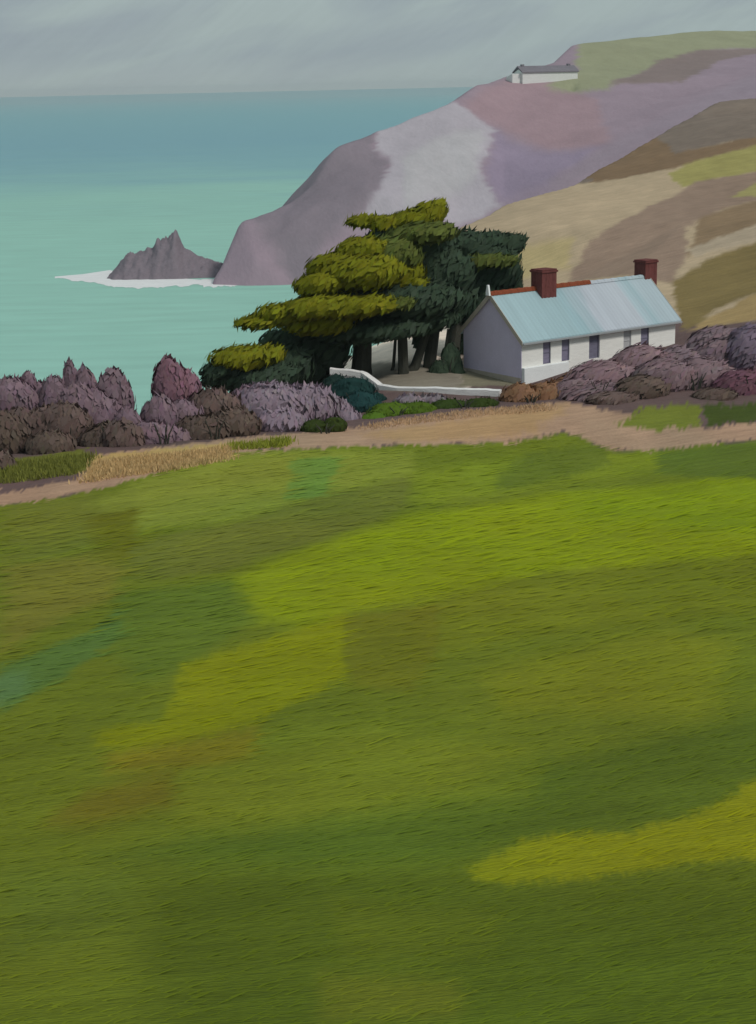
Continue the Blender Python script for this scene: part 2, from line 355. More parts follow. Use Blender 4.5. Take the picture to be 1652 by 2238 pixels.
tag(mesh_obj('headland', hV, hF, M_head, tint=htint, smooth=True), kind='structure')

# ------------------------------------------------------------------ sea
m = bpy.data.materials.new('sea_water'); m.use_nodes = True; t = m.node_tree; p = t.nodes['Principled BSDF']
co = N(t, 'ShaderNodeNewGeometry'); sp = N(t, 'ShaderNodeSeparateXYZ'); L(t, co.outputs['Position'], sp.inputs[0])
lg = N(t, 'ShaderNodeMath', operation='LOGARITHM'); lg.inputs[1].default_value = 10
mx = N(t, 'ShaderNodeMath', operation='MAXIMUM'); mx.inputs[1].default_value = 50; L(t, sp.outputs[1], mx.inputs[0]); L(t, mx.outputs[0], lg.inputs[0])
nz = N(t, 'ShaderNodeTexNoise'); mpp = N(t, 'ShaderNodeMapping'); mpp.inputs['Scale'].default_value = (0.006, 0.012, 1)
L(t, co.outputs['Position'], mpp.inputs[0]); L(t, mpp.outputs[0], nz.inputs['Vector']); nz.inputs['Scale'].default_value = 1; nz.inputs['Detail'].default_value = 4
nm = N(t, 'ShaderNodeMath', operation='MULTIPLY_ADD'); nm.inputs[1].default_value = 0.26; L(t, nz.outputs[0], nm.inputs[0]); L(t, lg.outputs[0], nm.inputs[2])
rp = N(t, 'ShaderNodeMapRange'); rp.inputs['From Min'].default_value = 2.35; rp.inputs['From Max'].default_value = 4.35; L(t, nm.outputs[0], rp.inputs[0])
ramp = N(t, 'ShaderNodeValToRGB'); E = ramp.color_ramp.elements
KS = 0.62
def sea(c): return (*alb(c, KS), 1)
E[0].position = 0.0; E[0].color = sea((128,170,157)); E[1].position = 1.0; E[1].color = sea((110,148,152))
for ps, c in [(0.24, (128,170,156)), (0.29, (125,166,154)), (0.37, (108,148,152)), (0.45, (101,142,151)), (0.62, (102,146,152)), (0.8, (108,150,154))]:
    e = E.new(ps); e.color = sea(c)
L(t, rp.outputs[0], ramp.inputs[0])
n3 = N(t, 'ShaderNodeTexNoise'); mp3 = N(t, 'ShaderNodeMapping'); mp3.inputs['Scale'].default_value = (0.05, 0.22, 1)
L(t, co.outputs['Position'], mp3.inputs[0]); L(t, mp3.outputs[0], n3.inputs['Vector']); n3.inputs['Scale'].default_value = 1; n3.inputs['Detail'].default_value = 6
m3 = N(t, 'ShaderNodeMapRange'); m3.inputs['From Min'].default_value = 0.3; m3.inputs['From Max'].default_value = 0.7; m3.inputs['To Min'].default_value = 0.93; m3.inputs['To Max'].default_value = 1.07
L(t, n3.outputs[0], m3.inputs[0]); vs = N(t, 'ShaderNodeVectorMath', operation='SCALE'); L(t, ramp.outputs[0], vs.inputs[0]); L(t, m3.outputs[0], vs.inputs['Scale'])
L(t, vs.outputs[0], p.inputs['Base Color']); p.inputs['Roughness'].default_value = 0.6; p.inputs['Specular IOR Level'].default_value = 0.15
bp = N(t, 'ShaderNodeBump'); bp.inputs['Strength'].default_value = 0.35; bp.inputs['Distance'].default_value = 0.5; L(t, n3.outputs[0], bp.inputs['Height']); L(t, bp.outputs[0], p.inputs['Normal'])
sx = np.array([-40000, -3000, -300, 0, 300, 3000, 40000.]); sy = np.array([-2000, 100, 300, 600, 1500, 6000, 60000.])
X, Y = np.meshgrid(sx, sy); i = np.arange(36); a_ = (i//6)*7+i % 6
tag(mesh_obj('sea', np.c_[X.ravel(), Y.ravel(), 0*X.ravel()], np.c_[a_, a_+1, a_+8, a_+7], m), kind='structure')

# foam sheets round the point
M_foam = paint_mat('foam', (0.80, 0.80, 0.80), stroke=(0.3, 1.5, 1), scale=0.8, var=0.12, bump=0.6, dist=0.1)
def foam_sheet(pts_top, pts_bot, z=0.03):
    V = []; n = 90
    for row in range(7):
        f = row/6
        for k in range(n+1):
            q = k/n; px = np.interp(q, np.linspace(0, 1, len(pts_top)), [a[0] for a in pts_top]); y1 = np.interp(q, np.linspace(0, 1, len(pts_top)), [a[1] for a in pts_top])
            px2 = np.interp(q, np.linspace(0, 1, len(pts_bot)), [a[0] for a in pts_bot]); y2 = np.interp(q, np.linspace(0, 1, len(pts_bot)), [a[1] for a in pts_bot])
            y2 += 5*float(fbm(q*14, 2.0, 5))+2.5*float(fbm(q*60, 5.0, 15)); P = at_z(px*(1-f)+px2*f, y1*(1-f)+y2*f, z)
            P[2] = z+0.05*math.sin(math.pi*f)*(0.6+0.4*float(fbm(q*30, f*3, 8))); V.append(P)
    F = [(r*(n+1)+k, r*(n+1)+k+1, (r+1)*(n+1)+k+1, (r+1)*(n+1)+k) for r in range(6) for k in range(n)]
    return V, F
fV, fF = foam_sheet([(120,604),(180,599),(240,590),(300,603),(370,606),(450,612)], [(120,606),(180,614),(250,625),(310,629),(380,626),(450,624)])
gV2, gF2 = foam_sheet([(440,610),(490,608),(560,604),(640,607)], [(445,626),(500,625),(560,616),(640,610)])
hV2, hF2 = foam_sheet([(0,600),(40,601),(110,600)], [(0,604),(40,606),(110,604)])
nf = len(fV); nf2 = nf+len(gV2)
tag(mesh_obj('foam', fV+gV2, fF+[tuple(a+nf for a in q) for q in gF2], M_foam, smooth=True), 'white surf foam washing round the foot of the sea rock and headland', 'foam', kind='stuff')

# sea rock at the point
rk = [(238,603),(250,585),(280,552),(335,541),(345,516),(366,514),(384,497),(402,540),(428,555),(455,564),(482,574),(505,588),(520,612)]
D0 = at_z(340, 612, 0)[1]+4
kx = np.array([at(a, b, D0+6)[0] for a, b in rk]); kz = np.array([at(a, b, D0+6)[2] for a, b in rk])
xs = np.linspace(kx[0]-2, kx[-1]+2, 120); yr = np.linspace(D0-4, D0+22, 60)
X, Y = np.meshgrid(xs, yr); prof = np.interp(X, kx, kz, left=-2, right=-2)
vv = (Y-(D0+6)); fall = np.where(vv < 0, 1-np.abs(vv/10)**1.5, 1-np.abs(vv/16)**1.3)
Z = prof*fall*(1-0.16*np.abs(fbm(X/0.9, Y/3, 4)))+np.abs(fbm(X/2.2, Y/2.2, 6, 5))*1.3-0.35-(1-fall)*1.2
nx, ny = 120, 60; i = np.arange((ny-1)*(nx-1)); r_, c_ = i//(nx-1), i % (nx-1); a_ = r_*nx+c_
M_rock = paint_mat('dark_sea_rock', alb((116,107,114)), stroke=(0.6, 0.6, 1.0), rotz=(0, R(25), 0), scale=1.0, var=0.12, bump=0.6, dist=0.3, fine=4)
ctr = np.array([X.mean(), D0+6, 0])
ro = tag(mesh_obj('sea_rock', np.c_[X.ravel(), Y.ravel(), Z.ravel()]-ctr, np.c_[a_, a_+1, a_+nx+1, a_+nx], M_rock), 'jagged grey sea rock with a pointed peak off the tip of the headland', 'rock')
ro.location = ctr

# ------------------------------------------------------------------ box helper, walls with openings
class MB:
    def __init__(s): s.V = []; s.F = []
    def box(s, x0, y0, z0, x1, y1, z1, jit=0):
        b = len(s.V)
        s.V += [(x+random.uniform(-jit, jit), y+random.uniform(-jit, jit), z+random.uniform(-jit, jit)) for z in (z0, z1) for x, y in ((x0, y0), (x1, y0), (x1, y1), (x0, y1))]
        s.F += [tuple(b+q for q in f) for f in ((0,3,2,1),(4,5,6,7),(0,1,5,4),(1,2,6,5),(2,3,7,6),(3,0,4,7))]
        return s
    def quad(s, *p):
        b = len(s.V); s.V += list(p); s.F.append(tuple(range(b, b+len(p)))); return s
    def slab(s, prof, x0, x1):          # a y-z profile pushed along x
        b = len(s.V); n = len(prof)
        s.V += [(x0, y, z) for y, z in prof]+[(x1, y, z) for y, z in prof]
        s.F += [tuple(b+i for i in range(n))[::-1], tuple(b+n+i for i in range(n))]
        s.F += [(b+i, b+(i+1) % n, b+n+(i+1) % n, b+n+i) for i in range(n)]; return s
    def build(s, name, mat, parent=None, bevel=0.0, smooth=False):
        o = mesh_obj(name, s.V, s.F, mat, parent)
        import bmesh as bmm
        b = bmm.new(); b.from_mesh(o.data); bmm.ops.recalc_face_normals(b, faces=b.faces); b.to_mesh(o.data); b.free()
        if bevel:
            mo = o.modifiers.new('bevel', 'BEVEL'); mo.width = bevel; mo.segments = 2; mo.limit_method = 'ANGLE'
        return o
def wall_openings(mb, x0, x1, z0, z1, y0, y1, ops):
    """wall along x, thickness y0..y1, with true openings"""
    xs = sorted({x0, x1}|{o[0] for o in ops}|{o[1] for o in ops}); zs = sorted({z0, z1}|{o[2] for o in ops}|{o[3] for o in ops})
    def solid(i, j):
        if not (0 <= i < len(xs)-1 and 0 <= j < len(zs)-1): return False
        cx, cz = (xs[i]+xs[i+1])/2, (zs[j]+zs[j+1])/2
        return not any(o[0] < cx < o[1] and o[2] < cz < o[3] for o in ops)
    for i in range(len(xs)-1):
        for j in range(len(zs)-1):
            if not solid(i, j): continue
            a, b, c, d = xs[i], xs[i+1], zs[j], zs[j+1]
            mb.quad((a,y0,c),(b,y0,c),(b,y0,d),(a,y0,d)); mb.quad((a,y1,c),(a,y1,d),(b,y1,d),(b,y1,c))
            if not solid(i-1, j): mb.quad((a,y0,c),(a,y0,d),(a,y1,d),(a,y1,c))
            if not solid(i+1, j): mb.quad((b,y0,c),(b,y1,c),(b,y1,d),(b,y0,d))
            if not solid(i, j-1): mb.quad((a,y0,c),(a,y1,c),(b,y1,c),(b,y0,c))
            if not solid(i, j+1): mb.quad((a,y0,d),(b,y0,d),(b,y1,d),(a,y1,d))

# ------------------------------------------------------------------ the cottage
M_white = paint_mat('limewashed_wall', (0.86, 0.85, 0.81), stroke=(0.5, 0.5, 3.5), scale=1.2, var=0.07, bump=0.5, dist=0.03, fine=5)
M_plinth = paint_mat('fresh_white_render', (0.84, 0.86, 0.86), stroke=(0.8, 0.8, 1.4), scale=1.5, var=0.05, bump=0.4, dist=0.03)
M_gable = paint_mat('gable_shade_tint', alb((108,103,116), 0.215), stroke=(1, 1, 0.8), scale=1.2, var=0.06, bump=0.4, dist=0.02)  # shaded gable: its shade is put into this grey violet colour
M_trim = paint_mat('ochre_verge', alb((140,132,122), 0.5), stroke=(1, 1, 1), scale=2, var=0.1, bump=0.3)
M_tile = paint_mat('clay_ridge_tile', (0.24, 0.065, 0.032), stroke=(3, 1, 1), scale=2, var=0.25, bump=0.5, dist=0.03)
M_brick = paint_mat('dark_red_brick', (0.155, 0.052, 0.048), stroke=(3.5, 3.5, 0.8), scale=1.2, var=0.3, bump=0.6, dist=0.04, fine=4)
M_dark = paint_mat('dark_painted_timber', alb((88,86,100), 0.5), stroke=(1, 1, 5), scale=2, var=0.25, bump=0.3)
M_glass = paint_mat('window_glass', alb((92,88,104), 0.42), stroke=(1, 1, 8), scale=2, var=0.3, bump=0.1, rough=0.4, spec=0.4)
M_blind = paint_mat('pale_blind', alb((150,150,152), 0.6), stroke=(1, 1, 6), scale=2, var=0.15, bump=0.1)
M_gutter = paint_mat('grey_gutter', alb((125,128,130), 0.5), stroke=(0.5, 1, 1), scale=2, var=0.12, bump=0.1)

# roof: blue-green painted sheets, paler lilac where weathered
m = bpy.data.materials.new('painted_roof_sheets'); m.use_nodes = True; t = m.node_tree; p = t.nodes['Principled BSDF']
co = N(t, 'ShaderNodeTexCoord'); mpn = N(t, 'ShaderNodeMapping'); mpn.inputs['Scale'].default_value = (1.6, 0.18, 0.18); L(t, co.outputs['Object'], mpn.inputs[0])
a = N(t, 'ShaderNodeTexNoise'); a.inputs['Scale'].default_value = 1; a.inputs['Detail'].default_value = 5; L(t, mpn.outputs[0], a.inputs['Vector'])
sp = N(t, 'ShaderNodeSeparateXYZ'); L(t, co.outputs['Object'], sp.inputs[0])
ma = N(t, 'ShaderNodeMath', operation='MULTIPLY_ADD'); ma.inputs[1].default_value = 1.6; L(t, a.outputs[0], ma.inputs[0]); L(t, sp.outputs[0], ma.inputs[2])
mr = N(t, 'ShaderNodeMapRange'); mr.inputs['From Min'].default_value = 0; mr.inputs['From Max'].default_value = 14; L(t, ma.outputs[0], mr.inputs[0])
ramp = N(t, 'ShaderNodeValToRGB'); E = ramp.color_ramp.elements; KR = 0.86
E[0].position = 0; E[0].color = (*alb((160,183,189), KR), 1); E[1].position = 1; E[1].color = (*alb((168,182,189), KR), 1)
for ps, c in [(0.40, (155,180,186)), (0.47, (148,174,181)), (0.50, (160,178,185)), (0.57, (158,174,182)), (0.60, (178,184,193)), (0.86, (180,186,194)), (0.93, (158,180,187))]:
    e = E.new(ps); e.color = (*alb(c, KR), 1)
L(t, mr.outputs[0], ramp.inputs[0])
mv = N(t, 'ShaderNodeMapRange'); mv.inputs['From Min'].default_value = 0.3; mv.inputs['From Max'].default_value = 0.7; mv.inputs['To Min'].default_value = 0.94; mv.inputs['To Max'].default_value = 1.06
L(t, a.outputs[0], mv.inputs[0]); vs = N(t, 'ShaderNodeVectorMath', operation='SCALE'); L(t, ramp.outputs[0], vs.inputs[0]); L(t, mv.outputs[0], vs.inputs['Scale'])
L(t, vs.outputs[0], p.inputs['Base Color']); p.inputs['Roughness'].default_value = 0.6; p.inputs['Specular IOR Level'].default_value = 0.2
bp = N(t, 'ShaderNodeBump'); bp.inputs['Strength'].default_value = 0.4; bp.inputs['Distance'].default_value = 0.04; L(t, a.outputs[0], bp.inputs['Height']); L(t, bp.outputs[0], p.inputs['Normal'])
M_roof = m

HL, HW, HE, HR = 14.6, 6.1, 3.05, 5.70           # length, width, eaves, ridge
TH = R(36)
corner = at(1140, 840, 107.5)
house = empty('cottage', corner, TH)
tag(house, 'white cottage with a pale blue roof and two red brick chimneys beside the dark tree', 'house')
wins = [(1.90, 2.60, 1.15, 2.64), (3.60, 4.32, 1.15, 2.64), (6.15, 7.15, 1.00, 2.64), (9.45, 10.2, 1.15, 2.64), (11.15, 11.95, 1.15, 2.64)]
w = MB(); wall_openings(w, 0, HL, -1.2, HE, 0, 0.32, wins)
w.build('wall', M_white, house)
w = MB()      # both gable ends and back wall as one solid shell; left gable's shade put into its colour
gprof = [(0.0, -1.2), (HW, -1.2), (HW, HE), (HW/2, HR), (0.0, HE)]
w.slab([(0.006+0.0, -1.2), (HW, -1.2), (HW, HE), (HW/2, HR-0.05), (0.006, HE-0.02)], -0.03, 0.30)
w.build('gable_wall', M_gable, house)['label'] = 'gable end facing the tree, its shade tinted grey violet'
w = MB(); w.slab([(0.33, -1.2), (HW, -1.2), (HW, HE), (HW/2, HR-0.05), (0.33, HE+0.2)], HL-0.3, HL-0.002); w.build('gable_wall', M_white, house)
w = MB(); w.box(0.31, HW-0.3, -1.2, HL-0.31, HW-0.01, HE); w.build('rear_wall', M_white, house)
w = MB(); w.box(0.0, -0.28, -1.3, 4.05, -0.003, 1.12); w.build('plinth', M_plinth, house, 0.03)['label'] = 'brighter white projecting plinth under the left of the front wall'
w = MB(); w.box(-0.10, 0.05, -1.2, -0.033, HW-0.02, 0.42); w.build('base_band', M_trim, house)
# roof slabs with overhang
ov, ovx, thk = 0.32, 0.22, 0.16
sl = (HR-HE)/(HW/2)
w = MB()
ef = (-ov, HE-ov*sl+0.12); rd = (HW/2, HR+0.12); eb = (HW+ov, HE-ov*sl+0.12)
n_c = 46                                      # sheet ribs
xsn = np.linspace(-ovx, HL+ovx, n_c*4+1)
V = []
for k, x in enumerate(xsn):
    dz = 0.035 if k % 4 == 0 else 0.0
    V += [(x, ef[0], ef[1]-thk), (x, ef[0], ef[1]+dz), (x, rd[0], rd[1]+dz), (x, eb[0], eb[1]+dz), (x, eb[0], eb[1]-thk), (x, rd[0], rd[1]-thk)]
F = []
for k in range(len(xsn)-1):
    for q in range(6): a = k*6+q; b = k*6+(q+1) % 6; F.append((a, b, b+6, a+6))
F += [tuple(range(6))[::-1], tuple((len(xsn)-1)*6+q for q in range(6))]
w.V, w.F = V, F
roof = w.build('roof', M_roof, house)
def ridge_run(k0, k1, mat, hh, name):
    w = MB()
    for k in range(k0, k1):
        x0 = -ovx+k*(HL+2*ovx)/44; x1 = x0+(HL+2*ovx)/44-0.01; up = 0.02*(k % 2)
        w.slab([(HW/2-0.20, HR+0.02), (HW/2+0.20, HR+0.02), (HW/2+0.13, HR+hh+up), (HW/2, HR+hh+0.06+up), (HW/2-0.13, HR+hh-0.02+up)], x0, x1)
    w.build(name, mat, roof)
ridge_run(0, 27, M_tile, 0.23, 'ridge_tiles'); ridge_run(27, 44, M_roof, 0.16, 'ridge_cap')
for sx_ in (-ovx-0.045, HL+ovx+0.003):   # verge boards
    w = MB()
    w.slab([(ef[0]-0.02, ef[1]-0.30), (ef[0]-0.02, ef[1]+0.05), (rd[0], rd[1]+0.08), (eb[0]+0.02, eb[1]+0.05), (eb[0]+0.02, eb[1]-0.30), (rd[0], rd[1]-0.30)], sx_, sx_+0.042)
    w.build('verge_board', M_trim, roof)
w = MB(); w.slab([(rd[0]-0.2, rd[1]-0.1), (rd[0]+0.2, rd[1]-0.1), (rd[0]+0.07, rd[1]+0.62), (rd[0]-0.07, rd[1]+0.62)], -ovx-0.20, -ovx-0.05)
w.build('finial', M_plinth, roof, 0.02)
w = MB(); w.slab([(ef[0]-0.13, ef[1]-0.18), (ef[0]-0.03, ef[1]-0.20), (ef[0]-0.03, ef[1]-0.06), (ef[0]-0.14, ef[1]-0.06)], -ovx, HL+ovx); w.build('gutter', M_gutter, house)
w = MB(); w.box(0.02, -0.035, HE-0.42, HL, -0.004, HE-0.20); w.build('eaves_board', M_plinth, house)
def chimney(x, yc, wx, wy, z0, z1):
    w = MB(); w.box(x-wx/2, yc-wy/2, z0, x+wx/2, yc+wy/2, z1-0.22, 0.015)
    w.box(x-wx/2-0.07, yc-wy/2-0.07, z1-0.217, x+wx/2+0.07, yc+wy/2+0.07, z1-0.08, 0.012)
    w.box(x-wx/2-0.02, yc-wy/2-0.02, z1-0.077, x+wx/2+0.02, yc+wy/2+0.02, z1, 0.012)
    o = w.build('chimney', M_brick, roof, 0.025)
    return o
chimney(4.55, HW/2-0.15, 1.35, 1.15, HR-1.1, HR+1.45)['label'] = 'left chimney'
chimney(HL+0.30, HW/2+0.30, 1.20, 1.15, -1.0, HR+1.25)['label'] = 'right chimney'
for k, (x0, x1, z0, z1) in enumerate(wins):
    if k == 2:
        w = MB(); w.box(x0+0.07, 0.13, z0, x1-0.07, 0.17, z1-0.07); dr = w.build('door', M_dark, house, 0.008)
        w = MB(); w.box(x0, 0.08, z0, x0+0.067, 0.2, z1); w.box(x1-0.067, 0.08, z0, x1, 0.2, z1); w.box(x0+0.069, 0.08, z1-0.067, x1-0.069, 0.2, z1); w.build('frame', M_dark, dr)
        continue
    w = MB(); f = 0.05
    w.box(x0, 0.05, z0, x0+f, 0.16, z1); w.box(x1-f, 0.05, z0, x1, 0.16, z1); w.box(x0+f, 0.05, z0, x1-f, 0.16, z0+f); w.box(x0+f, 0.05, z1-f, x1-f, 0.16, z1)
    w.box(x0+f, 0.06, (z0+z1)/2-0.025, x1-f, 0.15, (z0+z1)/2+0.025)
    fr = w.build('window', M_blind if k == 3 else M_dark, house)
    w = MB(); w.box(x0+f, 0.10, z0+f, x1-f, 0.12, z1-f); w.build('pane', M_blind if k == 3 else M_glass, fr)
    w = MB(); w.box(x0-0.05, -0.07, z0-0.07, x1+0.05, 0.04, z0-0.002); w.build('sill', M_white, fr)
    if k == 3: fr['label'] = 'window with a pale blind'

# ------------------------------------------------------------------ long white house on the headland
M_slate = paint_mat('dark_slate', alb((104,100,106), 0.62), stroke=(0.6, 1, 1), scale=0.6, var=0.15, bump=0.3)
M_farw = paint_mat('far_white_wall', (0.74, 0.74, 0.72), stroke=(0.3, 0.3, 1.2), scale=0.6, var=0.08, bump=0.3)
a0 = at(1142, 190, 440); a1 = at(1262, 178, 446)
ln = float(np.hypot(*(a1-a0)[:2])); az = math.atan2(a1[1]-a0[1], a1[0]-a0[0])
fh = empty('farmhouse', a0, az); tag(fh, 'long low white farmhouse with a dark roof, high on the headland', 'house')
w = MB(); w.slab([(0, -3), (5.2, -3), (5.2, 3.6), (2.6, 4.5), (0, 3.6)], 0, ln); w.build('wall', M_farw, fh)
w = MB(); w.slab([(-0.3, 3.55), (2.6, 4.95), (5.5, 3.55), (5.5, 3.8), (2.6, 5.35), (-0.3, 3.8)], -0.3, ln+0.3); rf = w.build('roof', M_slate, fh)
for x in (1.2, ln-1.4):
    w = MB(); w.box(x-0.4, 2.2, 4.5, x+0.4, 3.0, 5.75); w.build('chimney', M_slate, rf)
w = MB(); w.slab([(0.8, -3), (4.4, -3), (4.4, 2.6), (0.8, 3.4)], -2.6, -0.01); w.build('lean_to', M_farw, fh)

# ------------------------------------------------------------------ garden wall
M_gwall = paint_mat('whitewashed_garden_wall', (0.82, 0.80, 0.78), stroke=(0.7, 0.7, 2), scale=1, var=0.1, bump=0.6, dist=0.05)
gpts = [(722,804,107.5),(760,807,107.3),(792,811,107),(812,824,106.5),(832,840,106),(870,845,105),(930,846,104),(985,848,103.2),(1040,850,102.6),(1094,851,102)]
P = np.array([at(*q) for q in gpts]); tt = np.linspace(0, len(P)-1, 60)
Q = np.c_[[np.interp(tt, range(len(P)), P[:, k]) for k in range(3)]].T
Q[:, 2] += fbm(tt*1.7, tt*0, 3)*0.05
Tn = np.gradient(Q[:, :2], axis=0); Tn /= np.linalg.norm(Tn, axis=1)[:, None]; Nn = np.c_[-Tn[:, 1], Tn[:, 0]]
V = []; hw = 0.16
for k in range(60):
    x, y, z = Q[k]; nx_, ny_ = Nn[k]; gz = float(ground_z(x, y)[0])-0.3; gz = min(gz, z-0.9); cw = hw+0.09
    for s, zz, ww in ((-1, gz, hw), (-1, z-0.40, hw), (-1, z-0.39, cw), (-1, z-0.02, cw), (0, z+0.05, 0), (1, z-0.02, cw), (1, z-0.39, cw), (1, z-0.40, hw), (1, gz, hw)):
        V.append((x+nx_*ww*s, y+ny_*ww*s, zz))
F = [(k*9+q, k*9+q+1, (k+1)*9+q+1, (k+1)*9+q) for k in range(59) for q in range(8)]+[tuple(range(9)), tuple(59*9+q for q in range(9))[::-1]]
gwall = mesh_obj('garden_wall', np.array(V)-Q[59]*np.array([1, 1, 1]), F, M_gwall, smooth=False)
gwall.location = Q[59]
tag(gwall, 'low whitewashed garden wall curving under the tree to the cottage gable', 'wall')

# ------------------------------------------------------------------ foliage
def strokes(cen, nor, dirs, ln_, wd, cols):
    """leaf-size blades: one kite of four corners each"""
    n = len(cen); d = dirs/np.linalg.norm(dirs, axis=1)[:, None]
    s = np.cross(nor, d); s /= np.linalg.norm(s, axis=1)[:, None]+1e-9
    a = cen-d*ln_[:, None]*0.5; c = cen+d*ln_[:, None]*0.5; b = cen+s*wd[:, None]*0.5-d*ln_[:, None]*0.1; e = cen-s*wd[:, None]*0.5-d*ln_[:, None]*0.1
    V = np.stack([a, b, c, e], 1).reshape(-1, 3); F = np.arange(4*n).reshape(n, 4)
    return V, F, np.repeat(cols, 4, 0)
def ico(sub=3):
    import bmesh as bmm
    b = bmm.new(); bmm.ops.create_icosphere(b, subdivisions=sub, radius=1)
    V = np.array([v.co[:] for v in b.verts]); F = np.array([[v.index for v in f.verts] for f in b.faces]); b.free(); return V, F
IV, IF = ico(3)
def crown(pads, wind=(0.5, 0.15, 0.8), size=(0.45, 0.13), dens=26, core=0.80, jit=0.5, flat=0.0, spill=0.10, colj=0.16):
    """pads: (centre, radii, tint). Returns arrays of one mesh of leaf blades over lumpy masses"""
    Vs, Fs, Cs = [], [], []; nv = 0
    for j, (c, r, col) in enumerate(pads):
        c = np.array(c); r = np.array(r)
        lump = 1+0.22*fbm(IV[:, 0]*2+j*5, IV[:, 1]*2+IV[:, 2]*2.3, j)
        V = c+IV*r*core*lump[:, None]; F = np.c_[IF, IF[:, 2]]
        Vs.append(V); Fs.append(F+nv); nv += len(V); Cs.append(np.tile(np.array(col)*0.92, (len(V), 1)))
        area = 4*math.pi*((r[0]*r[1])**1.6/3+(r[0]*r[2])**1.6/3+(r[1]*r[2])**1.6/3)**(1/1.6)
        n = int(area*dens)
        u = rng.normal(size=(n, 3)); u /= np.linalg.norm(u, axis=1)[:, None]
        lum = 1+0.22*fbm(u[:, 0]*2+j*5, u[:, 1]*2+u[:, 2]*2.3, j)
        rad = lum*(core-0.04+rng.random(n)**1.6*(1-core+spill))
        P = c+u*r*rad[:, None]
        nor = u/r; nor /= np.linalg.norm(nor, axis=1)[:, None]; nor = nor+rng.normal(size=(n, 3))*jit*0.6
        nor /= np.linalg.norm(nor, axis=1)[:, None]
        d = np.array(wind)+rng.normal(size=(n, 3))*0.28; d = d-nor*(d*nor).sum(1)[:, None]*0.75
        ln_ = size[0]*(0.6+rng.random(n)*0.8); wd = size[1]*(0.7+rng.random(n)*0.7)
        cl = np.array(col)*(1+rng.normal(size=(n, 1))*colj)*(1+rng.normal(size=(n, 3))*0.03)
        cl *= (1+0.25*fbm(P[:, 0]*0.7, P[:, 2]*1.3+P[:, 1]*0.5, 5))[:, None]
        V, F, K = strokes(P, nor, d, ln_, wd, np.clip(cl, 0.003, 0.9)); Vs.append(V); Fs.append(F+nv); nv += len(V); Cs.append(K)
    return np.concatenate(Vs), Fs, np.concatenate(Cs)
def build_crown(name, pads, mat, parent, base, **k):
    V, Fs, K = crown(pads, **k)
    F = []
    for f in Fs:
        F.append(f)
    F = np.concatenate(F)
    # triangles were padded to four corners: split them out
    tri = F[:, 2] == F[:, 3]
    faces = [tuple(f[:3]) for f in F[tri].tolist()]+[tuple(f) for f in F[~tri].tolist()]
    me = bpy.data.meshes.new(name); me.from_pydata((V-np.array(base)).tolist(), [], faces); me.update()
    ca = me.color_attributes.new('tint', 'FLOAT_COLOR', 'POINT'); ca.data.foreach_set('color', np.c_[K, np.ones(len(K))].astype(np.float32).ravel())
    me.materials.append(mat); o = bpy.data.objects.new(name, me); C.objects.link(o)
    if parent: o.parent = parent
    return o
def leaf_mat(name, tr=0.15):
    m = bpy.data.materials.new(name); m.use_nodes = True; t = m.node_tree; p = t.nodes['Principled BSDF']; o = t.nodes['Material Output']
    v = N(t, 'ShaderNodeVertexColor', layer_name='tint'); L(t, v.outputs[0], p.inputs['Base Color']); p.inputs['Roughness'].default_value = 0.9; p.inputs['Specular IOR Level'].default_value = 0.03
    tb = N(t, 'ShaderNodeBsdfTranslucent'); L(t, v.outputs[0], tb.inputs[0]); mix = N(t, 'ShaderNodeMixShader'); mix.inputs[0].default_value = tr
    L(t, p.outputs[0], mix.inputs[1]); L(t, tb.outputs[0], mix.inputs[2]); L(t, mix.outputs[0], o.inputs[0]); return m
M_leaf = leaf_mat('cypress_foliage'); M_twig = leaf_mat('bare_twigs', 0.1)
M_bark = paint_mat('cypress_bark', alb((50,50,44), 0.5), stroke=(2, 2, 0.5), scale=1.5, var=0.25, bump=0.6, dist=0.05)

def limb(mb, pts, rad, n=8):
    P = np.array(pts, float); b0 = len(mb.V)
    for k in range(len(P)):
        T = P[min(k+1, len(P)-1)]-P[max(k-1, 0)]; T = T/np.linalg.norm(T); a = np.cross(T, (0.1, 1, 0.05)); a /= np.linalg.norm(a); b = np.cross(T, a)
        for q in range(n):
            an = 2*math.pi*q/n; rr = rad[k]*(1+0.10*math.sin(3*an+k)); mb.V.append(tuple(P[k]+a*math.cos(an)*rr+b*math.sin(an)*rr))
    for k in range(len(P)-1):
        for q in range(n): mb.F.append((b0+k*n+q, b0+k*n+(q+1) % n, b0+(k+1)*n+(q+1) % n, b0+(k+1)*n+q))
    mb.F += [tuple(b0+q for q in range(n))[::-1], tuple(b0+(len(P)-1)*n+q for q in range(n))]

mpx = lambda D: D/FV*1.03           # metres per frame unit at distance D
OL, DK, MD = np.array((0.205, 0.205, 0.014)), np.array((0.052, 0.078, 0.050)), np.array((0.120, 0.145, 0.035))  # pad tints paint crown light: olive for lit tops, dark for shaded undersides
def pad(px, py, D, rx, rz, col, ry=None):
    s = mpx(D); c = at(px, py, D); return (c, (rx*s, (ry if ry else rx*0.75)*s, rz*s), col)
def tree(name, label, pads, trunks, base_px, group=None, **k):
    b = ground_at(base_px[0], base_px[1]); b = at(base_px[0], base_px[1], base_px[2]); b[2] = float(ground_z(b[0], b[1])[0])
    e = empty(name, b); tag(e, label, 'tree', 'cypress trees beside the cottage')
    for pts, rad in trunks:
        mb = MB(); W = [at(*q) for q in pts]; W[0][2] = float(ground_z(W[0][0], W[0][1])[0])-0.3
        # smooth the path a little
        limb(mb, [w_-b for w_ in W], rad); mb.build('trunk', M_bark, e)
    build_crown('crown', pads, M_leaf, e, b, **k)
    return e
kt = dict(size=(0.85, 0.30), dens=22, core=0.88, jit=0.17, spill=0.10, colj=0.08, wind=(0.6, 0.1, 0.8))
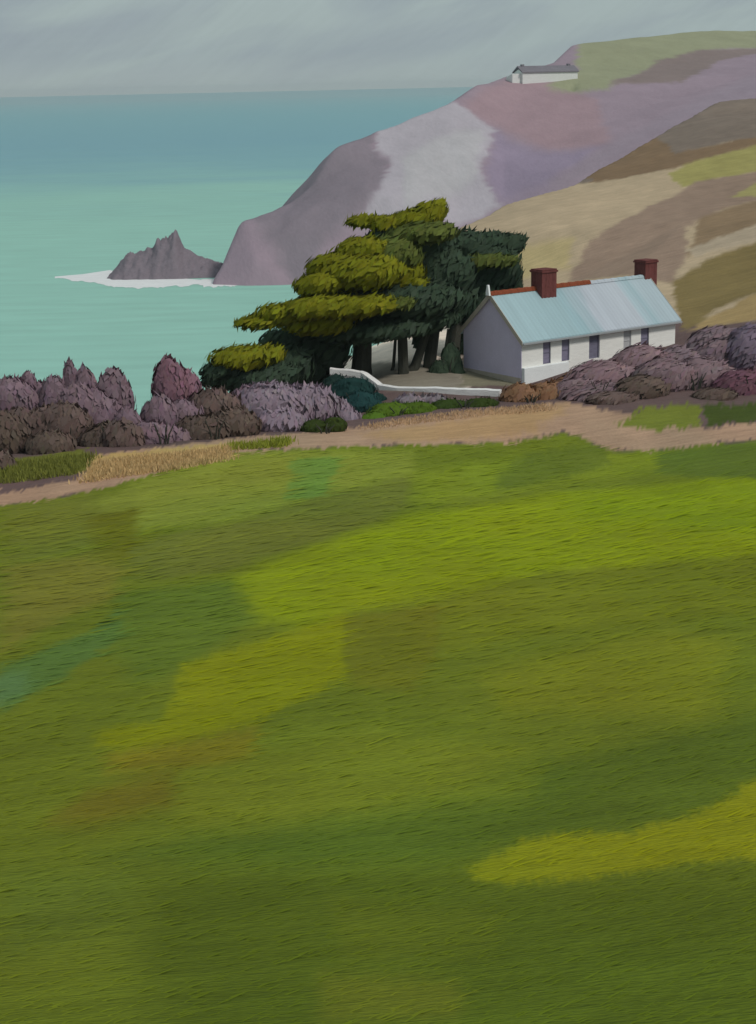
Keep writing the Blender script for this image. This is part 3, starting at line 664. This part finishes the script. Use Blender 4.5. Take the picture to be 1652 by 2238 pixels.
big = [pad(800,481,113,40,10,OL), pad(850,486,113,55,13,OL), pad(905,478,113,55,18,OL), pad(940,466,113,36,24,OL), pad(955,456,113,22,20,OL), pad(920,508,112,75,24,MD), pad(860,515,113,55,24,DK), pad(905,560,114,90,55,DK),
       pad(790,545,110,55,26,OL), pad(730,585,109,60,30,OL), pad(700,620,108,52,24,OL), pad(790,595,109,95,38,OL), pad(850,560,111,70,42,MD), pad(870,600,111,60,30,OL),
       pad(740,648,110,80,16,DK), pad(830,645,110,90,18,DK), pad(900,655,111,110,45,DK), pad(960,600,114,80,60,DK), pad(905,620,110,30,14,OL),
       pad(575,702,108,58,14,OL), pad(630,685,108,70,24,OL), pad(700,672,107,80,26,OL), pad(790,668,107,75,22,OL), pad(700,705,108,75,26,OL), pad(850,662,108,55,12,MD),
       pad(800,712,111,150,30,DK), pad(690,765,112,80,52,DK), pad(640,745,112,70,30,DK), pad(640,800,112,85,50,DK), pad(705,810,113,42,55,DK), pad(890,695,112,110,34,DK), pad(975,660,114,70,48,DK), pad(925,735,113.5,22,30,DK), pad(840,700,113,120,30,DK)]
tr = [([(790,860,112),(792,800,112),(795,740,112),(790,640,112)], [0.85,0.70,0.62,0.35]),
      ([(883,860,111),(882,800,111),(880,720,111),(870,600,112)], [0.42,0.36,0.34,0.2]),
      ([(893,860,112),(908,800,112),(930,735,112),(960,660,113)], [0.42,0.34,0.28,0.2]),
      ([(940,860,113),(940,790,113),(950,720,113)], [0.50,0.45,0.4]),
      ([(855,860,113),(860,800,113),(866,720,113)], [0.14,0.12,0.10])]
tree('cypress_tree', 'large wind-shaped cypress with layered pads tinted olive where lit and pale gaps between its trunks', big, tr, (840,840,112), **kt)
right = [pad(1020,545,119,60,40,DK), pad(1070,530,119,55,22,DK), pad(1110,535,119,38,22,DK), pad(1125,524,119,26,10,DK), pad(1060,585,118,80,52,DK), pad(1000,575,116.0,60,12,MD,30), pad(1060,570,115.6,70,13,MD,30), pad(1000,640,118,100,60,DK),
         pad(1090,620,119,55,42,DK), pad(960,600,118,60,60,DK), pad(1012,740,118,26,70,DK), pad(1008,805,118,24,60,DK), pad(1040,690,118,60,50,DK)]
tr2 = [([(992,860,116),(990,780,116),(1000,700,117),(1010,600,118)], [0.5,0.45,0.4,0.2]),
       ([(970,860,116),(975,800,116),(985,720,117)], [0.35,0.3,0.25])]
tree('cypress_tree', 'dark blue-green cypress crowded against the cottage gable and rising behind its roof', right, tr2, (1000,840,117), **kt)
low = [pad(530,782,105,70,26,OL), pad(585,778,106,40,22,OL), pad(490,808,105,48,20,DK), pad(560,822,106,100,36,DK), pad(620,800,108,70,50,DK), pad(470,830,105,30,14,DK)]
tree('cypress_tree', 'low spreading cypress with its lit top tinted olive at the left foot of the large tree', low, [([(590,870,106),(592,830,106),(585,790,106)], [0.3,0.25,0.18])], (590,860,106), **kt)

def shrub(name, label, spec, base, cat='shrub', mat=None, group=None, **k):
    b = at(*base); b[2] = float(ground_z(b[0], b[1])[0]); e = empty(name, b)
    tag(e, label, cat, {'bare_shrub': 'mauve shrubs between the path and the sea or cottage', 'evergreen_bush': 'dark green bushes near the garden wall', 'hedge_bush': 'low green bushes under the garden wall'}.get(name))
    build_crown('foliage' if mat is M_leaf else 'twigs', spec, mat or M_twig, e, b, **k)
    mb = MB()
    hs = 0.45 if spec[0][1][2] < 1.0 else 1.0
    for q in range(5):
        an = q*1.3; limb(mb, [(0.15*math.cos(an), 0.15*math.sin(an), -0.3), (0.3*math.cos(an), 0.3*math.sin(an), 0.5*hs), (0.6*math.cos(an), 0.5*math.sin(an), 1.1*hs)], [0.06, 0.045, 0.02], 6)
    mb.build('stem', M_bark, e); return e
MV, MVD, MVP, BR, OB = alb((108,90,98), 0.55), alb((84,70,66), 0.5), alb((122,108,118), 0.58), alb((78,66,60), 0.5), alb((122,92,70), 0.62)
kw = dict(wind=(0.12, 0.05, 1.0), size=(0.60, 0.30), dens=24, core=0.93, spill=0.06, jit=0.10, colj=0.06)
RD = alb((112,84,94),0.55)
shrub('bare_shrub', 'mauve bare shrub at the far left edge above the sea', [pad(25,880,90,62,52,MV), pad(62,845,91,20,32,MV), pad(-30,900,90,60,70,MVD), pad(0,960,86,70,60,BR), pad(50,945,88,60,56,MVD), pad(-10,1020,81,50,34,BR), pad(90,890,91,44,52,MV), pad(95,950,88,60,56,MVD)], (20,990,86), **kw)
shrub('bare_shrub', 'mauve bare shrub with a narrow upright tip, second from the left edge', [pad(155,850,91,17,60,MV), pad(118,885,90,36,62,MV), pad(188,865,91,30,60,MV), pad(140,935,88,66,55,MVD), pad(110,975,85,60,34,BR), pad(170,900,90,60,62,MV), pad(205,905,90,44,56,MV)], (150,970,87), **kw)
shrub('bare_shrub', 'rounded mauve bare shrub left of the sea gap', [pad(250,880,91,44,70,MV), pad(225,925,90,55,60,MV), pad(240,965,87,70,40,BR), pad(270,965,86,50,46,MVD), pad(280,930,89,34,40,MV)], (245,990,86), **kw)
shrub('bare_shrub', 'tall reddish mauve shrub right of the sea gap, tallest on the left', [pad(372,855,93,40,72,RD), pad(402,875,94,44,66,RD), pad(350,920,90,44,56,MV), pad(330,960,87,56,40,MV), pad(400,930,91,60,60,MV), pad(290,965,87,22,36,MV)], (360,995,86), **kw)
shrub('bare_shrub', 'broad brown and mauve shrub beside the bright path bend', [pad(470,900,92,66,48,MVD), pad(440,945,89,70,36,BR), pad(510,930,90,64,36,BR), pad(385,965,88,40,30,MV)], (470,970,88), **kw)
shrub('bare_shrub', 'domed pale mauve shrub in front of the low cypress', [pad(590,895,94,100,56,MVP), pad(660,892,95,85,50,MVP), pad(540,890,94,55,40,MV), pad(720,905,97,55,38,MVP), pad(755,922,96,38,30,MVP), pad(610,925,92,70,34,MVP)], (630,950,92), **kw)
kd = dict(kw); kd.update(wind=(0.1, 0.0, 1), size=(0.35, 0.09), spill=0.12)
shrub('evergreen_bush', 'small dark green clipped bush on the edge of the path', [pad(690,938,91,34,22,alb((48,58,26),0.55)), pad(730,932,91,30,22,alb((48,58,26),0.55))], (710,955,90), mat=M_leaf, cat='bush', **kd)
shrub('evergreen_bush', 'very dark teal bush under the left end of the garden wall', [pad(736,852,103,34,34,alb((30,46,42),0.5)), pad(768,858,101,54,34,alb((28,50,48),0.5)), pad(790,890,99,50,34,alb((30,54,54),0.5)), pad(818,876,102,30,20,alb((28,50,48),0.5))], (775,900,99), mat=M_leaf, cat='bush', **kd)
shrub('evergreen_bush', 'dark green bush in the shade between the trunks and the cottage gable', [pad(985,800,111.5,26,50,DK*1.3), pad(960,818,111,26,32,DK), pad(1000,825,111,20,30,DK)], (980,845,111), mat=M_leaf, cat='bush', **kd)
shrub('hedge_bush', 'bright green low bush below the garden wall', [pad(860,902,97,58,22,alb((76,98,30),0.6)), pad(910,900,97,48,22,alb((70,90,28),0.6)), pad(820,915,96,34,14,alb((78,104,34),0.6))], (870,918,96), mat=M_leaf, cat='bush', **kd)
shrub('hedge_bush', 'dark green low hedge between the garden wall and the path', [pad(985,890,98,50,17,alb((48,62,26),0.55)), pad(1050,884,98,42,14,alb((48,60,26),0.55))], (1015,905,97), mat=M_leaf, cat='bush', **kd)
shrub('heather_clump', 'grey mauve heather clump against the middle of the garden wall', [pad(900,878,100,40,13,alb((118,108,114),0.6)), pad(945,877,100,34,11,alb((118,108,114),0.6))], (920,872,100.5), **kw)
shrub('bracken_clump', 'russet bracken clump below the corner of the cottage', [pad(1135,868,100,42,28,OB), pad(1190,862,101,50,26,OB), pad(1240,845,103,36,24,alb((112,82,66),0.6))], (1160,885,99), **dict(kw, wind=(0.5, 0, 1)))
kr = dict(kw, wind=(0.9, 0.1, 0.9), size=(0.7, 0.26))
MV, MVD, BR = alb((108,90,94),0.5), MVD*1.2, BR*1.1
shrub('bare_shrub', 'mauve shrub across the middle of the cottage front', [pad(1325,828,103,86,40,alb((112,92,96),0.5)), pad(1255,858,101,56,30,MV), pad(1400,802,104,70,48,alb((112,92,96),0.5)), pad(1330,865,100,100,28,MV)], (1310,885,99), **kr)
shrub('bare_shrub', 'brown and mauve shrub below the right end of the cottage', [pad(1400,855,99,60,34,BR), pad(1340,872,98,60,16,MVD), pad(1450,830,101,70,48,MV)], (1395,885,98), **kr)
shrub('bare_shrub', 'large grey mauve shrub rising past the right end wall of the cottage', [pad(1480,806,105,56,48,alb((110,94,99),0.5)), pad(1560,770,106,70,55,alb((110,94,99),0.5)), pad(1530,830,102,80,48,MV), pad(1450,825,104,50,38,MV)], (1520,885,100), **kr)
shrub('bare_shrub', 'violet and plum shrub cut by the right edge', [pad(1640,780,105,60,70,alb((102,90,102),0.5)), pad(1620,850,100,70,42,alb((100,70,80),0.55)), pad(1700,800,105,80,90,MV), pad(1560,868,98,50,20,BR)], (1640,885,99), **kr)

# ------------------------------------------------------------------ grass
def sample_tint(x, y):
    # nearest vertex of the ground sheet
    u = x/(y+10); iu = np.clip(np.searchsorted(us, u), 0, len(us)-1); iy = np.clip(np.searchsorted(YS, y), 0, len(YS)-1)
    return gtint[iy*len(us)+iu]
YS = np.array(ys)
def blades(x, y, h, wd, lean, col, cj=0.10, sp=0.35):
    n = len(x); z = ground_z(x, y); B = np.c_[x, y, z-0.02]
    d = np.c_[np.full(n, lean[0]), np.full(n, lean[1]), np.full(n, lean[2])]+rng.normal(size=(n, 3))*sp; d[:, 2] = np.abs(d[:, 2])*(1 if sp > 0.2 else 0.3)+0.03
    d /= np.linalg.norm(d, axis=1)[:, None]; s = np.c_[d[:, 1], -d[:, 0], np.zeros(n)]+np.c_[np.ones(n)*0.5, np.zeros(n), np.zeros(n)]; s /= np.linalg.norm(s, axis=1)[:, None]
    T = B+d*h[:, None]; Mi = B+d*h[:, None]*0.5
    V = np.stack([B-s*wd[:, None]*0.5, B+s*wd[:, None]*0.5, Mi+s*wd[:, None]*0.45, T, Mi-s*wd[:, None]*0.45], 1).reshape(-1, 3)
    F = np.arange(5*n).reshape(n, 5); K = np.repeat(col*(1+rng.normal(size=(n, 1))*cj), 5, 0)
    return V, F, np.clip(K, 0.002, 0.9)
n = 26000
dd = 6+ (88-6)*rng.random(n)**1.2; uu = rng.uniform(-0.60, 0.60, n); gx = uu*dd; gy = dd
fe = np.array([ground_at(a, b)[:2] for a, b in [(-300,1150),(0,1108),(250,1063),(500,995),(760,979),(1100,971),(1235,950),(1340,988),(1450,988),(1652,965),(1900,955)]])
keep = gy < np.interp(gx, fe[:, 0], fe[:, 1])
gx, gy = gx[keep], gy[keep]
sc_ = np.clip(gy/14, 1, 4.2)
V, F, K = blades(gx, gy, 0.26*sc_*(0.4+rng.random(len(gx))), 0.020*sc_*(0.6+rng.random(len(gx))*0.8), (1.0, 0.55, 0.03), sample_tint(gx, gy)*1.24, 0.04, 0.10)
tag(mesh_obj('grass', V, F, M_leaf, tint=K), 'short bright green grass laid over by the wind across the whole field', 'grass', kind='stuff')
# dry grass along the path edge
def band(pts, hw_px, n, hgt, col):
    Wp = np.array([ground_at(a, b)[:2] for a, b in pts]); k = rng.random(n)*(len(pts)-1); i = np.minimum(k.astype(int), len(pts)-2); f = k-i
    P = Wp[i]*(1-f)[:, None]+Wp[i+1]*f[:, None]; P[:, 1] += rng.uniform(-1, 1, n)*hw_px; P[:, 0] += rng.normal(size=n)*0.3
    return blades(P[:, 0], P[:, 1], hgt*(0.5+rng.random(n)), np.full(n, 0.05)*(0.6+rng.random(n)*0.8), (0.15, 0, 1), np.tile(alb(col, 0.62), (n, 1)), 0.12)
parts = [band([(200,1035),(300,1020),(400,1008),(500,992)], 2.6, 5000, 0.26, (172,146,104)),
         band([(0,1040),(100,1025),(185,1015)], 2.4, 2500, 0.30, (104,106,48)),
         band([(800,935),(950,915),(1090,900),(1200,890)], 1.2, 1800, 0.18, (164,136,106)),
         band([(500,980),(600,975),(620,968)], 1.0, 900, 0.35, (120,125,45))]
Vs, Fs, Ks, nv = [], [], [], 0
for V, F, K in parts: Vs.append(V); Fs.append(F+nv); Ks.append(K); nv += len(V)
tag(mesh_obj('dry_grass', np.concatenate(Vs), np.concatenate(Fs), M_leaf, tint=np.concatenate(Ks)), 'straw coloured and olive long grass along the top edge of the field', 'grass', kind='stuff')

# ------------------------------------------------------------------ sea haze: one closed box of even air
w = MB(); w.box(-9000, -60, -45, 9000, 9000, 66); hzb = w.build('haze', None)
m = bpy.data.materials.new('sea_haze'); m.use_nodes = True; t = m.node_tree; t.nodes.clear()
o_ = N(t, 'ShaderNodeOutputMaterial'); pv = N(t, 'ShaderNodeVolumePrincipled'); L(t, pv.outputs[0], o_.inputs['Volume'])
pv.inputs['Color'].default_value = (0.86, 0.97, 1.0, 1); pv.inputs['Density'].default_value = 0.00010; pv.inputs['Anisotropy'].default_value = 0.0
hzb.data.materials.append(m); tag(hzb, kind='stuff')
